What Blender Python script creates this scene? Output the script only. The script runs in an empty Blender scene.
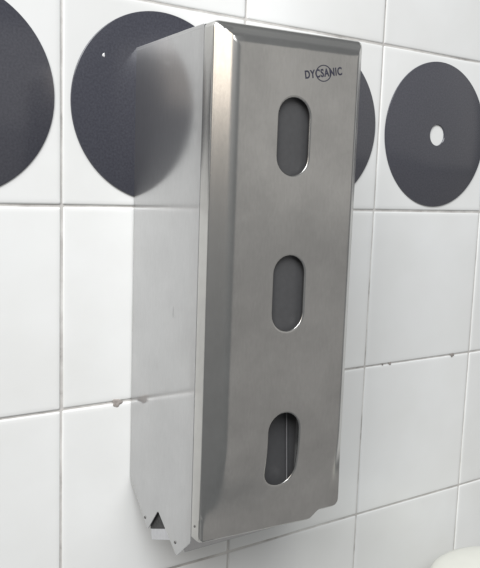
import bpy, bmesh, math, random
from mathutils import Vector, Matrix
from mathutils.geometry import delaunay_2d_cdt

random.seed(7)
S = bpy.context.scene
COL = S.collection

# ------------------------------------------------------------------ camera
cam_d = bpy.data.cameras.new('camera')
cam = bpy.data.objects.new('camera', cam_d)
COL.objects.link(cam)
right = Vector((0.83664595, -0.54670441, 0.03373202))
fwd = Vector((0.5459739, 0.82741218, -0.13153547))
up = Vector((0.04400073, 0.12846542, 0.99073739))
m = Matrix.Identity(4)
for i in range(3):
    m[i][0] = right[i]; m[i][1] = up[i]; m[i][2] = -fwd[i]
m.translation = Vector((-0.17836678, -0.50188529, -0.13236747))
cam.matrix_world = m
cam_d.sensor_fit = 'HORIZONTAL'
cam_d.sensor_width = 36.0
cam_d.lens = 728.555 / 480 * 36.0
cam_d.clip_start = 0.01
cam_d.clip_end = 50
S.camera = cam

# ------------------------------------------------------------------ light
W = bpy.data.worlds.new('World')
S.world = W
W.use_nodes = True
W.node_tree.nodes['Background'].inputs['Color'].default_value = (0.93, 0.97, 1.0, 1)
W.node_tree.nodes['Background'].inputs['Strength'].default_value = 0.19


def lamp(name, loc, target, sx, sy, radiance, color):
    l = bpy.data.lights.new(name, 'AREA')
    l.shape = 'RECTANGLE'; l.size = sx; l.size_y = sy
    l.energy = radiance * math.pi * sx * sy
    l.color = color
    o = bpy.data.objects.new(name, l)
    COL.objects.link(o)
    o.location = loc
    o.rotation_euler = (Vector(target) - Vector(loc)).to_track_quat('-Z', 'Y').to_euler()
    return o


# ceiling lamp above and in front of the wall
lamp('ceiling_lamp', (-0.95, -1.30, 1.40), (0.12, 0.0, -0.25), 1.8, 1.5, 8.3, (0.965, 0.985, 1.0))
# warm light from the left, seen in the bevel of the steel cover
lamp('side_lamp', (-1.20, -0.88, 0.50), (0.1, -0.05, -0.1), 0.60, 0.80, 3.0, (1.0, 0.87, 0.73))
# pale fill lamp added on the right for the steel front to reflect
lamp('right_fill_lamp', (2.00, -2.00, 0.52), (0.1, 0.0, 0.0), 3.4, 1.7, 0.36, (1.0, 0.96, 0.91))
# second, dimmer fill added below it to lift the lower front
lamp('low_fill_lamp', (1.80, -1.80, -1.35), (0.1, 0.0, -0.6), 3.4, 2.0, 0.18, (1.0, 0.93, 0.87))

S.view_settings.view_transform = 'Standard'
S.view_settings.look = 'None'
S.view_settings.exposure = 0.0
S.view_settings.gamma = 1.0
S.render.engine = 'CYCLES'
try:
    S.cycles.filter_width = 2.6
    S.cycles.caustics_reflective = True
    S.cycles.blur_glossy = 0.3
except Exception:
    pass


# ------------------------------------------------------------------ materials
def new_mat(name):
    mt = bpy.data.materials.new(name)
    mt.use_nodes = True
    nt = mt.node_tree
    return mt, nt, nt.nodes['Principled BSDF']


def N(nt, t, **kw):
    n = nt.nodes.new(t)
    for k, v in kw.items():
        if k in n.inputs:
            n.inputs[k].default_value = v
        else:
            setattr(n, k, v)
    return n


def ramp(nt, stops):
    r = nt.nodes.new('ShaderNodeValToRGB')
    e = r.color_ramp.elements
    while len(e) < len(stops):
        e.new(0.5)
    for el, (p, c) in zip(e, stops):
        el.position = p
        el.color = (*c, 1) if len(c) == 3 else c
    return r


def tile_material():
    mt, nt, b = new_mat('white_glazed_tile')
    L = nt.links
    tc = N(nt, 'ShaderNodeTexCoord')
    oi = N(nt, 'ShaderNodeObjectInfo')
    geo = N(nt, 'ShaderNodeNewGeometry')
    n1 = N(nt, 'ShaderNodeTexNoise', Scale=9.0, Detail=4.0)
    L.new(geo.outputs['Position'], n1.inputs['Vector'])
    r = ramp(nt, [(0.3, (0.80, 0.80, 0.785)), (0.7, (0.86, 0.865, 0.86))])
    L.new(n1.outputs['Fac'], r.inputs['Fac'])
    hsv = N(nt, 'ShaderNodeHueSaturation')
    mr = N(nt, 'ShaderNodeMapRange')
    mr.inputs['To Min'].default_value = 0.965; mr.inputs['To Max'].default_value = 1.02
    L.new(oi.outputs['Random'], mr.inputs['Value'])
    L.new(mr.outputs['Result'], hsv.inputs['Value'])
    L.new(r.outputs['Color'], hsv.inputs['Color'])
    L.new(hsv.outputs['Color'], b.inputs['Base Color'])
    n2 = N(nt, 'ShaderNodeTexNoise', Scale=22.0, Detail=2.0)
    L.new(geo.outputs['Position'], n2.inputs['Vector'])
    bp = N(nt, 'ShaderNodeBump', Strength=0.10, Distance=0.004)
    L.new(n2.outputs['Fac'], bp.inputs['Height'])
    L.new(bp.outputs['Normal'], b.inputs['Normal'])
    n3 = N(nt, 'ShaderNodeTexNoise', Scale=60.0, Detail=5.0)
    L.new(geo.outputs['Position'], n3.inputs['Vector'])
    mr2 = N(nt, 'ShaderNodeMapRange')
    mr2.inputs['To Min'].default_value = 0.10; mr2.inputs['To Max'].default_value = 0.19
    L.new(n3.outputs['Fac'], mr2.inputs['Value'])
    L.new(mr2.outputs['Result'], b.inputs['Roughness'])
    b.inputs['IOR'].default_value = 1.5
    return mt


def grout_material():
    mt, nt, b = new_mat('stained_grout')
    L = nt.links
    geo = N(nt, 'ShaderNodeNewGeometry')
    n1 = N(nt, 'ShaderNodeTexNoise', Scale=26.0, Detail=5.0, Roughness=0.65)
    L.new(geo.outputs['Position'], n1.inputs['Vector'])
    r = ramp(nt, [(0.30, (0.22, 0.21, 0.20)), (0.42, (0.52, 0.50, 0.48)), (0.62, (0.70, 0.685, 0.66))])
    L.new(n1.outputs['Fac'], r.inputs['Fac'])
    L.new(r.outputs['Color'], b.inputs['Base Color'])
    n2 = N(nt, 'ShaderNodeTexNoise', Scale=900.0, Detail=3.0)
    L.new(geo.outputs['Position'], n2.inputs['Vector'])
    bp = N(nt, 'ShaderNodeBump', Strength=0.4, Distance=0.0004)
    L.new(n2.outputs['Fac'], bp.inputs['Height'])
    L.new(bp.outputs['Normal'], b.inputs['Normal'])
    b.inputs['Roughness'].default_value = 0.85
    return mt


def steel_material(name, color, r0, r1, haze=0.0, brush=(1, 1, 1), bump=0.03, smudge=0.10):
    mt, nt, b = new_mat(name)
    L = nt.links
    geo = N(nt, 'ShaderNodeNewGeometry')
    mp = N(nt, 'ShaderNodeMapping')
    mp.inputs['Scale'].default_value = brush
    L.new(geo.outputs['Position'], mp.inputs['Vector'])
    nb = N(nt, 'ShaderNodeTexNoise', Scale=700.0, Detail=4.0, Roughness=0.7)
    L.new(mp.outputs['Vector'], nb.inputs['Vector'])
    ns = N(nt, 'ShaderNodeTexNoise', Scale=26.0, Detail=6.0, Roughness=0.6)
    L.new(geo.outputs['Position'], ns.inputs['Vector'])
    rs = ramp(nt, [(0.35, (1, 1, 1)), (0.72, (1 - smudge, 1 - smudge, 1 - smudge))])
    L.new(ns.outputs['Fac'], rs.inputs['Fac'])
    rb = ramp(nt, [(0.3, (0.93, 0.93, 0.93)), (0.7, (1.0, 1.0, 1.0))])
    L.new(nb.outputs['Fac'], rb.inputs['Fac'])
    mx = N(nt, 'ShaderNodeMix', data_type='RGBA', blend_type='MULTIPLY')
    mx.inputs[0].default_value = 1.0
    L.new(rs.outputs['Color'], mx.inputs[6]); L.new(rb.outputs['Color'], mx.inputs[7])
    mx2 = N(nt, 'ShaderNodeMix', data_type='RGBA', blend_type='MULTIPLY')
    mx2.inputs[0].default_value = 1.0
    mx2.inputs[7].default_value = (*color, 1)
    L.new(mx.outputs[2], mx2.inputs[6])
    L.new(mx2.outputs[2], b.inputs['Base Color'])
    mr = N(nt, 'ShaderNodeMapRange')
    mr.inputs['From Min'].default_value = 0.3; mr.inputs['From Max'].default_value = 0.7
    mr.inputs['To Min'].default_value = r0; mr.inputs['To Max'].default_value = r1
    L.new(ns.outputs['Fac'], mr.inputs['Value'])
    L.new(mr.outputs['Result'], b.inputs['Roughness'])
    bp = N(nt, 'ShaderNodeBump', Strength=bump, Distance=0.0004)
    L.new(nb.outputs['Fac'], bp.inputs['Height'])
    L.new(bp.outputs['Normal'], b.inputs['Normal'])
    b.inputs['Metallic'].default_value = 1.0
    if haze > 0:
        # second, broad lobe of the worn rolled sheet
        b2 = N(nt, 'ShaderNodeBsdfPrincipled')
        b2.inputs['Metallic'].default_value = 1.0
        b2.inputs['Roughness'].default_value = 0.55
        L.new(mx2.outputs[2], b2.inputs['Base Color'])
        ms = N(nt, 'ShaderNodeMixShader')
        ms.inputs[0].default_value = haze
        L.new(b.outputs[0], ms.inputs[1]); L.new(b2.outputs[0], ms.inputs[2])
        L.new(ms.outputs[0], nt.nodes['Material Output'].inputs['Surface'])
    return mt


def disc_material():
    mt, nt, b = new_mat('dark_gloss_disc')
    L = nt.links
    geo = N(nt, 'ShaderNodeNewGeometry')
    n1 = N(nt, 'ShaderNodeTexNoise', Scale=650.0, Detail=3.0)
    L.new(geo.outputs['Position'], n1.inputs['Vector'])
    r = ramp(nt, [(0.3, (0.043, 0.044, 0.057)), (0.7, (0.062, 0.063, 0.079))])
    L.new(n1.outputs['Fac'], r.inputs['Fac'])
    L.new(r.outputs['Color'], b.inputs['Base Color'])
    b.inputs['Roughness'].default_value = 0.19
    b.inputs['IOR'].default_value = 1.75
    return mt


def plain(name, color, rough, metallic=0.0, noise=0.0, scale=200.0):
    mt, nt, b = new_mat(name)
    L = nt.links
    geo = N(nt, 'ShaderNodeNewGeometry')
    n1 = N(nt, 'ShaderNodeTexNoise', Scale=scale, Detail=4.0)
    L.new(geo.outputs['Position'], n1.inputs['Vector'])
    lo = tuple(max(0, c * (1 - noise)) for c in color); hi = tuple(min(1, c * (1 + noise)) for c in color)
    r = ramp(nt, [(0.3, lo), (0.7, hi)])
    L.new(n1.outputs['Fac'], r.inputs['Fac'])
    L.new(r.outputs['Color'], b.inputs['Base Color'])
    b.inputs['Roughness'].default_value = rough
    b.inputs['Metallic'].default_value = metallic
    return mt


M_TILE = tile_material()
M_GROUT = grout_material()
M_COVER = steel_material('satin_steel_cover', (0.61, 0.60, 0.58), 0.19, 0.25, haze=0.16, brush=(1, 1, 0.25), bump=0.05, smudge=0.17)
M_SIDE = steel_material('bright_steel_body', (0.63, 0.63, 0.63), 0.10, 0.16, haze=0.32, brush=(1, 1, 0.2), bump=0.015, smudge=0.07)
M_INNER = plain('dull_steel_inside', (0.30, 0.30, 0.305), 0.5, 0.6, 0.08, 80)
M_DISC = disc_material()
M_INK = plain('dark_blue_print', (0.035, 0.035, 0.055), 0.6, 0, 0.3, 600)
M_SCREW = plain('dark_rivet', (0.16, 0.155, 0.15), 0.35, 0.9, 0.15, 600)
M_SMUDGE = plain('grey_putty', (0.33, 0.30, 0.28), 0.9, 0, 0.3, 300)
M_WHITE = plain('white_plastic', (0.80, 0.80, 0.73), 0.28, 0, 0.03, 30)
M_GLINT = plain('white_glint', (0.8, 0.8, 0.8), 0.5, 0, 0.03, 300)
M_DARK = plain('dark_dull_bracket', (0.05, 0.05, 0.05), 0.6, 0.3, 0.4, 400)
M_LIP = plain('bracket_steel', (0.62, 0.62, 0.64), 0.35, 0.8, 0.06, 300)
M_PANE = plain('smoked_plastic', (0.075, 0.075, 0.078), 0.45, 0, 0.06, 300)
GW = (.1195, .1237)
M_PLASTIC = plain('pale_wire', (0.30, 0.30, 0.31), 0.4, 0.3, 0.05, 300)


# ------------------------------------------------------------------ helpers
def base_of(parent):
    v = Vector((0, 0, 0))
    while parent is not None:
        v += parent.location
        parent = parent.parent
    return v


def mk(name, verts, faces, mat, parent=None, smooth=None, origin=None):
    """one mesh object; verts in world coordinates"""
    off = base_of(parent)
    loc = Vector((0, 0, 0))
    if origin is not None:
        loc = Vector(origin) - off
    me = bpy.data.meshes.new(name)
    me.from_pydata([tuple(Vector(v) - off - loc) for v in verts], [], faces)
    me.materials.append(mat)
    bm = bmesh.new(); bm.from_mesh(me)
    bmesh.ops.remove_doubles(bm, verts=bm.verts, dist=1e-6)
    bmesh.ops.recalc_face_normals(bm, faces=bm.faces)
    bm.to_mesh(me); bm.free()
    if smooth is not None:
        for p in me.polygons:
            p.use_smooth = True
        me.set_sharp_from_angle(angle=math.radians(smooth))
    o = bpy.data.objects.new(name, me)
    COL.objects.link(o)
    o.parent = parent
    o.location = loc
    return o


def tag(o, label=None, cat=None, group=None, kind=None):
    if label: o['label'] = label
    if cat: o['category'] = cat
    if group: o['group'] = group
    if kind: o['kind'] = kind
    return o


def bevel(o, w, seg=2):
    md = o.modifiers.new('bevel', 'BEVEL')
    md.width = w; md.segments = seg; md.limit_method = 'ANGLE'; md.angle_limit = math.radians(40)
    return o


def prism(poly, x0, x1):
    """polygon in (y,z), extruded along x"""
    n = len(poly)
    v = [(x0, y, z) for y, z in poly] + [(x1, y, z) for y, z in poly]
    f = [tuple(range(n)), tuple(range(2 * n - 1, n - 1, -1))]
    f += [(i, (i + 1) % n, n + (i + 1) % n, n + i) for i in range(n)]
    return v, f


def box(x0, x1, y0, y1, z0, z1):
    return prism([(y0, z0), (y1, z0), (y1, z1), (y0, z1)], x0, x1)


def lathe(profile, axis_pt, axis='y', seg=64, closed=False):
    """profile: list of (radius, along)"""
    v = []; f = []
    for r, a in profile:
        for k in range(seg):
            t = 2 * math.pi * k / seg
            if axis == 'y':
                v.append((axis_pt[0] + r * math.cos(t), axis_pt[1] + a, axis_pt[2] + r * math.sin(t)))
            elif axis == 'z':
                v.append((axis_pt[0] + r * math.cos(t), axis_pt[1] + r * math.sin(t), axis_pt[2] + a))
            else:
                v.append((axis_pt[0] + a, axis_pt[1] + r * math.cos(t), axis_pt[2] + r * math.sin(t)))
    n = len(profile)
    for i in range(n if closed else n - 1):
        j = (i + 1) % n
        for k in range(seg):
            k2 = (k + 1) % seg
            f.append((i * seg + k, i * seg + k2, j * seg + k2, j * seg + k))
    return v, f


# ------------------------------------------------------------------ tiled wall
T = 0.15
TZ = 0.1495
G = 0.0017            # joint width
wall = mk('wall', *box(-3 * T, 6 * T, 0.0011, 0.02, -6 * TZ, 3 * TZ), M_GROUT)
tag(wall, kind='structure')


def tile_mesh():
    hx, hz = (T - G) / 2, (TZ - G) / 2
    rings = [(0.0, 0.006), (0.0, 0.0012), (0.00025, 0.0005), (0.0007, 0.00015), (0.0014, 0.0), (0.004, -0.00005)]
    rc = 0.0012
    v = []; f = []
    seg = 4
    for ins, y in rings:
        r = max(rc - ins * 0.3, 0.0006)
        for cx, cz, a0 in ((1, 1, 0), (-1, 1, 90), (-1, -1, 180), (1, -1, 270)):
            for k in range(seg):
                a = math.radians(a0 + 90 * k / (seg - 1))
                v.append((cx * (hx - ins - r) + r * math.cos(a), y, cz * (hz - ins - r) + r * math.sin(a)))
    n = 4 * seg
    for i in range(len(rings) - 1):
        for k in range(n):
            f.append((i * n + k, i * n + (k + 1) % n, (i + 1) * n + (k + 1) % n, (i + 1) * n + k))
    b = (len(rings) - 1) * n
    f.append(tuple(range(b, b + n)))
    return v, f


tile0 = mk('tile', *tile_mesh(), M_TILE, wall, smooth=50)
first = True
for u in range(-3, 6):
    for w in range(-3, 6):
        o = tile0 if first else tile0.copy()
        if not first:
            COL.objects.link(o)
        first = False
        o.parent = wall
        o.location = ((u + .5) * T + random.uniform(-.0003, .0003), random.uniform(-.00012, .00012),
                      -(w + .5) * TZ + random.uniform(-.0003, .0003))
        o.rotation_euler = (random.uniform(-.002, .002), random.uniform(-.0016, .0016), random.uniform(-.002, .002))


def blob(name, c, rx, ry, rz, mat, parent, seed):
    rr = random.Random(seed)
    bm = bmesh.new()
    bmesh.ops.create_icosphere(bm, subdivisions=3, radius=1)
    vs = []
    for v in bm.verts:
        k = 1 + .16 * math.sin(3 * math.atan2(v.co.z, v.co.x) + seed) + .1 * math.sin(5 * math.atan2(v.co.z, v.co.x) + 2 * seed) + rr.uniform(-.02, .02)
        vs.append((c[0] + v.co.x * rx * k, c[1] + v.co.y * ry, c[2] + v.co.z * rz * k))
    fs = [tuple(v.index for v in f.verts) for f in bm.faces]
    bm.free()
    return mk(name, vs, fs, mat, parent, smooth=80)


blob('putty_patch', (0.0437, -0.00015, -0.2992), 0.0040, 0.0005, 0.0033, M_SMUDGE, wall, 1)
for i, (x, z, r) in enumerate(((0.3324, -.299, .0016), (0.4223, -.2994, .0022), (0.4245, -.2994, .0012), (0.3225, -.299, .0009))):
    blob('grout_spot', (x, 0.0, z), r, 0.0006, r, M_SMUDGE, wall, 5 + i)

# ------------------------------------------------------------------ dark discs on the tiles
R_D = 0.0692
DZ = -.5 * TZ - .0009
disc_labels = [
    'dark grey round disc cut off by the left edge of the photo',
    'dark grey disc whose right half is hidden by the steel dispenser',
    'dark grey disc almost hidden behind the dispenser, only its right rim showing',
    'fully visible dark grey disc with a white hole in its centre',
]
for k, cu in enumerate((-1, 0, 1, 2)):
    c = ((cu + .5) * T + (0.0012 if cu == 2 else 0.0), 0, DZ)
    rh = 0.0100
    prof = [(rh, .0004), (rh, -.0011), (rh + .0003, -.0014), (R_D - .0006, -.0014), (R_D - .0002, -.0012), (R_D, -.0008), (R_D, .0004)]
    v, f = lathe(prof, c, 'y', 128, closed=True)
    o = mk('wall_disc', v, f, M_DISC, None, smooth=35, origin=c)
    tag(o, disc_labels[k], 'disc', 'dark discs stuck on the wall tiles')
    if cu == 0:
        blob('painted_glint', (0.0297, -.0014, -.0428), .0010, .0004, .0014, M_GLINT, o, 23)  # white spot modelled on the disc in place of a reflected highlight

# ------------------------------------------------------------------ dispenser
XL, XR = 0.0545, 0.1690
XB0, XB1 = XL + 0.0004, XR - 0.0006
ZT = -0.0325
Y_BODY = -0.0985
Y_RET = -0.0998
disp = bpy.data.objects.new('toilet_roll_dispenser', None)
COL.objects.link(disp)
disp.location = (0.5 * (XL + XR), 0, -0.39)
disp.empty_display_size = 0.05
tag(disp, 'tall brushed steel triple toilet roll dispenser with three oval slots on the tiled wall', 'dispenser')

t = 0.0010
side_poly = [(-.0006, -.0345), (-.0006, -.3612), (-.0330, -.3905), (-.0496, -.3690), (-.0788, -.3905),
             (Y_BODY, -.3715), (Y_BODY, ZT - .0005), (-.080, ZT - .0006)]


def rounded(poly, radii):
    out = []
    n = len(poly)
    for i in range(n):
        r = radii.get(i, 0)
        p = Vector(poly[i])
        if r == 0:
            out.append(tuple(p)); continue
        a = (Vector(poly[i - 1]) - p).normalized(); b = (Vector(poly[(i + 1) % n]) - p).normalized()
        p0, p1 = p + a * r, p + b * r
        for k in range(6):
            q = k / 5
            out.append(tuple(p0 * (1 - q) ** 2 + p * 2 * q * (1 - q) + p1 * q * q))
    return out


side_poly = rounded(side_poly, {1: .004, 2: .0025, 3: .0022, 4: .0030, 5: .0015})
for x0, x1 in ((XB0, XB0 + t), (XB1 - t, XB1)):
    o = mk('side_panel', *prism(side_poly, x0, x1), M_SIDE, disp)
    bevel(o, .0004)
# top panel with a small rounded fold at each end
tp = []
rr = 0.0022
pts = []
for a in range(0, 91, 15):
    pts.append((XB0 + rr - rr * math.cos(math.radians(a)), ZT - .0005 - rr + rr * math.sin(math.radians(a))))
for a in range(90, -1, -15):
    pts.append((XB1 - rr + rr * math.cos(math.radians(a)), ZT - .0005 - rr + rr * math.sin(math.radians(a))))
v = []; f = []
n = len(pts)
for y in (-.0006, Y_BODY + .0002):
    for (x, z) in pts:
        v.append((x - 0.00005 if x < .1 else x + .00005, y, z - (.0015 if y > -.01 else 0)))
    for (x, z) in pts:
        v.append((min(max(x, XB0 + t), XB1 - t), y, z - t - (.0015 if y > -.01 else 0)))
for i in range(n - 1):
    f += [(i, i + 1, 2 * n + i + 1, 2 * n + i), (n + i, 3 * n + i, 3 * n + i + 1, n + i + 1),
          (i, n + i, n + i + 1, i + 1), (2 * n + i, 2 * n + i + 1, 3 * n + i + 1, 3 * n + i)]
f += [(0, 2 * n, 3 * n, n), (n - 1, 2 * n - 1, 4 * n - 1, 3 * n - 1)]
mk('top_panel', v, f, M_SIDE, disp, smooth=40)
mk('back_plate', *box(XB0 + t, XB1 - t, -.0018, -.0004, -.361, ZT - .004), M_INNER, disp)
# bottom front rail and folded tabs inside the lower notch
o = mk('bottom_rail', *box(XB0 + t, .1395, -.0885, -.0873, -.3835, -.355), M_SIDE, disp); bevel(o, .0004)
for x0, x1 in ((XB0 + t + .0015, XB0 + t + .0025), (XB1 - t - .0025, XB1 - t - .0015)):
    o = mk('inner_bracket', *prism([(-.030, -.356), (-.075, -.356), (-.0675, -.3755), (-.0335, -.3900)], x0, x1), M_DARK, disp)
    mk('bracket_lip', *prism([(-.0335, -.3902), (-.0675, -.3757), (-.0690, -.3835), (-.0362, -.3975)], x0, x1), M_LIP, o)
# roll spindle rods inside
for zc in (-.099, -.200, -.304):
    v, f = lathe([(0, 0), (.006, 0), (.006, .0), (.006, XB1 - XB0 - 2 * t), (0, XB1 - XB0 - 2 * t)], (XB0 + t, -.045, zc), 'x', 16)
    mk('spindle', v, f, M_INNER, disp, smooth=40)
# bent guide edge seen through the lowest slot
gx0, gx1 = GW
hw = .00028
mk('guide_wire', [(gx + sx * hw, -.1133 + sy * hw, gz) for gx, gz in ((gx0, -.272), (gx1, -.350)) for sx, sy in ((-1, -1), (1, -1), (1, 1), (-1, 1))],
   [(0, 1, 2, 3), (7, 6, 5, 4), (0, 4, 5, 1), (1, 5, 6, 2), (2, 6, 7, 3), (3, 7, 4, 0)], M_PLASTIC, disp)

for y, z in ((-.0289, -.3824), (-.0769, -.3810)):
    v, f = lathe([(0, -.0007), (.0008, -.0006), (.0011, -.0002), (.0011, .0004)], (XB0, y, z), 'x', 14)
    mk('rivet', v, f, M_SCREW, disp, smooth=50)

# ---- front cover: pressed sheet with bevelled rim, lifted from a flat outline
SK = 0.0065 / (XR - XL)          # the door stands slightly out at its free side


def z_bot(x):
    return -.3672 - .0020 * (x - XL) / (XR - XL)


def z_top(x):
    return ZT + .0012 * (x - XL) / (XR - XL)


RC = 0.0042


def outline(e):
    """left side up, over the top, down the right: rounded corners, inset by e"""
    r = max(RC - e, 0.0)
    o = []
    zb = -.3690
    xl, xr = XL + e, XR - e
    nz = 120
    zt_l = z_top(XL) - e - r
    zt_r = z_top(XR) - e - r
    for i in range(nz):
        o.append((xl, zb + (zt_l - zb) * i / nz))
    if r > 1e-5:
        for k in range(8):
            a = math.radians(180 - 90 * k / 7)
            o.append((xl + r + r * math.cos(a), zt_l + r * math.sin(a)))
    else:
        o.append((xl, zt_l))
    for i in range(1, 14):
        s = i / 14
        o.append((xl + r + (xr - xl - 2 * r) * s, z_top(xl + (xr - xl) * s) - e))
    if r > 1e-5:
        for k in range(8):
            a = math.radians(90 - 90 * k / 7)
            o.append((xr - r + r * math.cos(a), zt_r + r * math.sin(a)))
    else:
        o.append((xr, zt_r))
    for i in range(1, nz + 1):
        o.append((xr, zt_r + (zb - zt_r) * i / nz))
    return o


# full outer outline, closed along the shaped bottom edge
full = [p for p in outline(0.0)]
full = [p for p in full if not (p[0] < .1 and p[1] < z_bot(XL) + .0005)]
full = [p for p in full if not (p[0] > .14 and p[1] < -.3565)]
# lower right corner: round corner, short step, gentle swell into the straight edge
ctrl = []
for k in range(9):
    a = math.radians(-90 * k / 8)
    ctrl.append((XR - .0058 + .0058 * math.cos(a), -.3572 + .0058 * math.sin(a)))
for k in range(1, 13):
    q = k / 12
    x = XR - .0058 - .0105 - .0110 * q
    ctrl.append((x, -.3630 + (z_bot(x) + .3630) * (q * q * (3 - 2 * q))))
bottom = ctrl
xe = bottom[-1][0]
for i in range(1, 24):
    x = xe + (XL + .001 - xe) * i / 24
    bottom.append((x, z_bot(x)))
bottom += [(XL + .001, z_bot(XL)), (XL + .0003, z_bot(XL) + .0003)]
full += bottom

slots = [(.1090, -.0992, .0118, .0245), (.1102, -.2007, .0119, .0251), (.1114, -.3085, .0121, .0262)]


def slot_loop(s, grow=0.0, n=14):
    cx, cz, hw, hl = s
    hw += grow; hl += grow
    o = []
    for k in range(n + 1):
        a = math.pi * k / n
        o.append((cx + hw * math.cos(a), cz + (hl - hw) + hw * math.sin(a)))
    ns = 16
    for k in range(1, ns):
        o.append((cx - hw, cz + (hl - hw) * (1 - 2 * k / ns)))
    for k in range(n + 1):
        a = math.pi + math.pi * k / n
        o.append((cx + hw * math.cos(a), cz - (hl - hw) + hw * math.sin(a)))
    for k in range(1, ns):
        o.append((cx + hw, cz - (hl - hw) * (1 - 2 * k / ns)))
    return o


def slot_d(x, z, s):
    cx, cz, hw, hl = s
    dz = max(abs(z - cz) - (hl - hw), 0)
    return math.hypot(x - cx, dz) - hw


def rim_e(x, z):
    # inset distance from the left, top and right edges
    zt = z_top(x)
    dl, dr, dt = x - XL, XR - x, zt - z
    dx = min(dl, dr)
    if dx < RC and dt < RC:
        return RC - math.hypot(RC - dx, RC - dt)
    return min(dx, dt)


def poly_d(x, z):
    best = 1e9
    for (ax, az), (bx, bz) in zip(bottom, bottom[1:]):
        ux, uz = bx - ax, bz - az
        L2 = ux * ux + uz * uz
        s = 0 if L2 == 0 else max(0, min(1, ((x - ax) * ux + (z - az) * uz) / L2))
        d = math.hypot(x - ax - s * ux, z - az - s * uz)
        best = min(best, d)
    return best


PROF = [(0, .1090), (.0003, .1099), (.0007, .1105), (.0013, .1110), (.0022, .1117), (.0035, .11296), (.0050, .11442), (.0070, .11636), (.0080, .11733), (.0090, .11815), (.0102, .11895), (.0115, .11955), (.0130, .1199), (.0145, .1200), (.0153, .1200), (1, .1200)]


def prof(e):
    e = max(e, 0)
    for (a, ya), (b, yb) in zip(PROF, PROF[1:]):
        if e <= b:
            return ya + (yb - ya) * (e - a) / (b - a)
    return .12


def sstep(a, b, x):
    s = max(0, min(1, (x - a) / (b - a)))
    return s * s * (3 - 2 * s)


def surf_y(x, z):
    e = rim_e(x, z)
    h = prof(e)
    b = sstep(-.362, -.300, z)
    flat = .1090 + .0028 * sstep(0, .0016, e)
    y = flat + (h - flat) * b
    if z < -.352:
        d = poly_d(x, z)
        y -= .0022 * (1 - sstep(0, .0018, d))
    for s in slots:
        d = slot_d(x, z, s)
        if d < .0012:
            y -= .0006 * (1 - sstep(-.0002, .0012, d))
    return -(y + SK * (x - XL))


def inside(x, z):
    c = False
    nf = len(full)
    for i in range(nf):
        ax, az = full[i]; bx, bz = full[(i + 1) % nf]
        if (az > z) != (bz > z) and x < ax + (z - az) * (bx - ax) / (bz - az):
            c = not c
    return c


cv = []; ce = []


def add_loop(pts, closed=True):
    s = len(cv)
    cv.extend(pts)
    k = len(pts)
    for i in range(k if closed else k - 1):
        ce.append((s + i, s + (i + 1) % k))


add_loop(full)
n_out = len(full)
slot_start = []
for s in slots:
    slot_start.append(len(cv))
    add_loop(slot_loop(s))
    add_loop(slot_loop(s, .0006))
    add_loop(slot_loop(s, .0013))
    add_loop(slot_loop(s, .0017))
for e in [p[0] for p in PROF[1:-1]]:
    pts = [(XL + e, -.3650)] + [p for p in outline(e) if p[1] > (-.3645 if p[0] < .1 else -.3550)] + [(XR - e, -.3553)]
    add_loop(pts, False)
# points inside the flat and the bent lower area
xs = [XL + .0175 + i * (XR - XL - .035) / 22 for i in range(23)]
zs = [-.06 - .012 * i for i in range(20)] + [-.303 - .0016 * i for i in range(32)]
for z in zs:
    for x in xs:
        if all(slot_d(x, z, s) > .0022 for s in slots):
            cv.append((x, z))
for i in range(64):
    for x in (XL + .0016, XL + .0035, XL + .0055, XL + .0075, XR - .0075, XR - .0055, XR - .0035, XR - .0016):
        z = -.3535 - .0002 - i * .0012
        if z > -.3662 and inside(x, z) and poly_d(x, z) > .0012:
            cv.append((x, z))
# inset lines following the lower edge
for off in (.0006, .0012, .0018, .0023):
    pts = []
    for q in range(1, len(bottom) - 2):
        (ax, az), (bx, bz) = bottom[q - 1], bottom[q + 1]
        tx, tz = bx - ax, bz - az
        l = math.hypot(tx, tz)
        pts.append((bottom[q][0] + tz / l * off, bottom[q][1] - tx / l * off))
    pts = [p for p in pts if p[0] > XL + .0025 and p[0] < XR - .0024]
    add_loop(pts, False)

res = delaunay_2d_cdt([Vector(p) for p in cv], ce, [], 0, 1e-7, True)
rv, _, rf, ov = res[0], res[1], res[2], res[3]
verts = []
for p in rv:
    verts.append((p.x, surf_y(p.x, p.y), p.y))
faces = []
for tri in rf:
    cx = sum(rv[i].x for i in tri) / len(tri); cz = sum(rv[i].y for i in tri) / len(tri)
    if inside(cx, cz) and all(slot_d(cx, cz, s) > 0 for s in slots):
        faces.append(tuple(tri))
# returned edge of the door around the outline
imap = {}
for j, l in enumerate(ov):
    for i in l:
        imap[i] = j
back = []
for i in range(n_out):
    j = imap[i]
    x, y, z = verts[j]
    back.append(len(verts))
    verts.append((x, Y_RET - SK * (x - XL) * 0.0 + .0, z))
for i in range(n_out):
    i2 = (i + 1) % n_out
    faces.append((imap[i], imap[i2], back[i2], back[i]))
off = Vector(disp.location)
me = bpy.data.meshes.new('front_cover')
me.from_pydata([tuple(Vector(v) - off) for v in verts], [], faces)
me.materials.append(M_COVER)
me.materials.append(M_INNER)
bm = bmesh.new(); bm.from_mesh(me)
bmesh.ops.delete(bm, geom=[v for v in bm.verts if not v.link_faces], context='VERTS')
bmesh.ops.recalc_face_normals(bm, faces=bm.faces)
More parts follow.
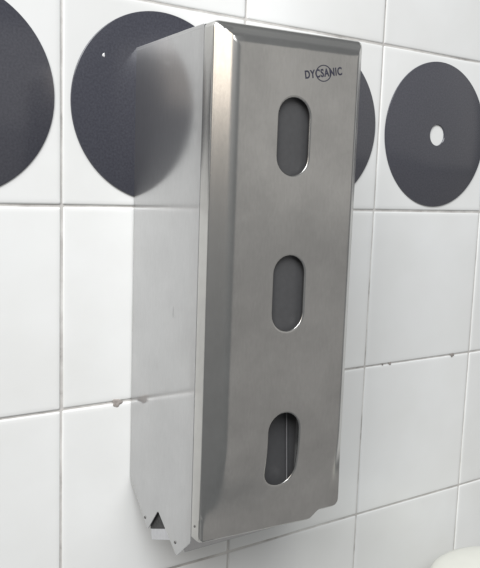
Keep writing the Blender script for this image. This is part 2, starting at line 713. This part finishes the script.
# make the big pressed face look outwards (-Y)
s = sum(fc.normal.y * fc.calc_area() for fc in bm.faces)
if s > 0:
    bmesh.ops.reverse_faces(bm, faces=bm.faces)
bm.to_mesh(me); bm.free()
for p in me.polygons:
    p.use_smooth = True
me.set_sharp_from_angle(angle=math.radians(42))
cover = bpy.data.objects.new('front_cover', me)
COL.objects.link(cover)
cover.parent = disp
sd = cover.modifiers.new('sheet', 'SOLIDIFY')
sd.thickness = 0.0009; sd.offset = -1
sd.material_offset = 1; sd.material_offset_rim = 0
wn = cover.modifiers.new('normals', 'WEIGHTED_NORMAL')
wn.mode = 'FACE_AREA'; wn.keep_sharp = True; wn.weight = 80
tag(cover, 'satin front door with bevelled rim and three oval slots')


# dark inspection panes riveted behind the slots
for (cx, cz, hw, hl) in slots:
    yb = surf_y(cx, cz) + .0032
    if cz < -.3:
        yb += .0075
    o = mk('slot_pane', *box(cx - .017, cx + .019, yb, yb + .0012, cz - .0305, cz + .0315), M_PANE, cover)

# ---- printed maker's mark
def text_mesh(body, size, sx=1.0):
    cu = bpy.data.curves.new('print', 'FONT')
    cu.body = body; cu.size = size; cu.align_x = 'CENTER'; cu.align_y = 'CENTER'
    cu.offset = size * 0.03; cu.space_character = 1.14; cu.extrude = 0.00004
    ob = bpy.data.objects.new('tmp', cu)
    COL.objects.link(ob)
    dg = bpy.context.evaluated_depsgraph_get()
    msh = bpy.data.meshes.new_from_object(ob.evaluated_get(dg))
    bpy.data.objects.remove(ob)
    return msh


LOGO_C = (.1300, -.0575)
ang = math.radians(10.5)


def place_print(name, pts, faces, parent):
    vs = []
    for (a, b, c) in pts:
        x = LOGO_C[0] + a * math.cos(ang) - b * math.sin(ang)
        z = LOGO_C[1] + a * math.sin(ang) + b * math.cos(ang)
        vs.append((x, surf_y(x, z) - .00008 - c, z))
    return mk(name, vs, faces, M_INK, parent)


tm = text_mesh('DYCSANIC', .0062)
w = max(v.co.x for v in tm.vertices) - min(v.co.x for v in tm.vertices)
k = .0295 / w
place_print('lettering', [(v.co.x * k, v.co.y * 1.12, v.co.z) for v in tm.vertices], [tuple(p.vertices) for p in tm.polygons], cover)
bpy.data.meshes.remove(tm)
pv = []; pf = []
SEG = 48
for q in range(SEG):
    a = 2 * math.pi * q / SEG
    for r in (1.0, .885):
        for c in (0.00002, -.00002):
            pv.append((.0062 * r * math.cos(a), .0053 * r * math.sin(a), c))
for q in range(SEG):
    b0 = q * 4; b1 = ((q + 1) % SEG) * 4
    pf += [(b0, b1, b1 + 2, b0 + 2), (b0 + 1, b0 + 3, b1 + 3, b1 + 1)]
place_print('emblem_ring', pv, pf, cover)

# hinge pins low on the door's returned edge, and a faint scratch on the side panel
v, f = lathe([(0, -.0005), (.0007, -.0004), (.0009, -.0001), (.0009, .0006)], (XL, -.1040, -.3575), 'x', 14)
mk('hinge_pin', v, f, M_SCREW, cover, smooth=50)
mk('scratch', *box(XB0 - .00003, XB0 + .0002, -.06675, -.06635, -.2225, -.2150), M_INNER, disp)

# ------------------------------------------------------------------ white lidded bin low at the right
bc = (.404, -.11, -.496)
bin_ = bpy.data.objects.new('lidded_bin', None)
COL.objects.link(bin_)
bin_.location = (bc[0], bc[1], bc[2] - .26)
tag(bin_, 'white rounded plastic lid poking into the bottom right corner', 'bin')
r = .080
v, f = lathe([(0, .006), (.03, .0055), (.055, .004), (.070, .0015), (.076, -.001), (.079, -.004), (.080, -.008), (.080, -.024), (.078, -.025), (0.0, -.025)], bc, 'z', 96)
mk('lid', v, f, M_WHITE, bin_, smooth=40)
v, f = lathe([(0, -.026), (.075, -.026), (.076, -.030), (.066, -.256), (.062, -.26), (0, -.26)], bc, 'z', 96)
mk('bin_body', v, f, M_WHITE, bin_, smooth=40)
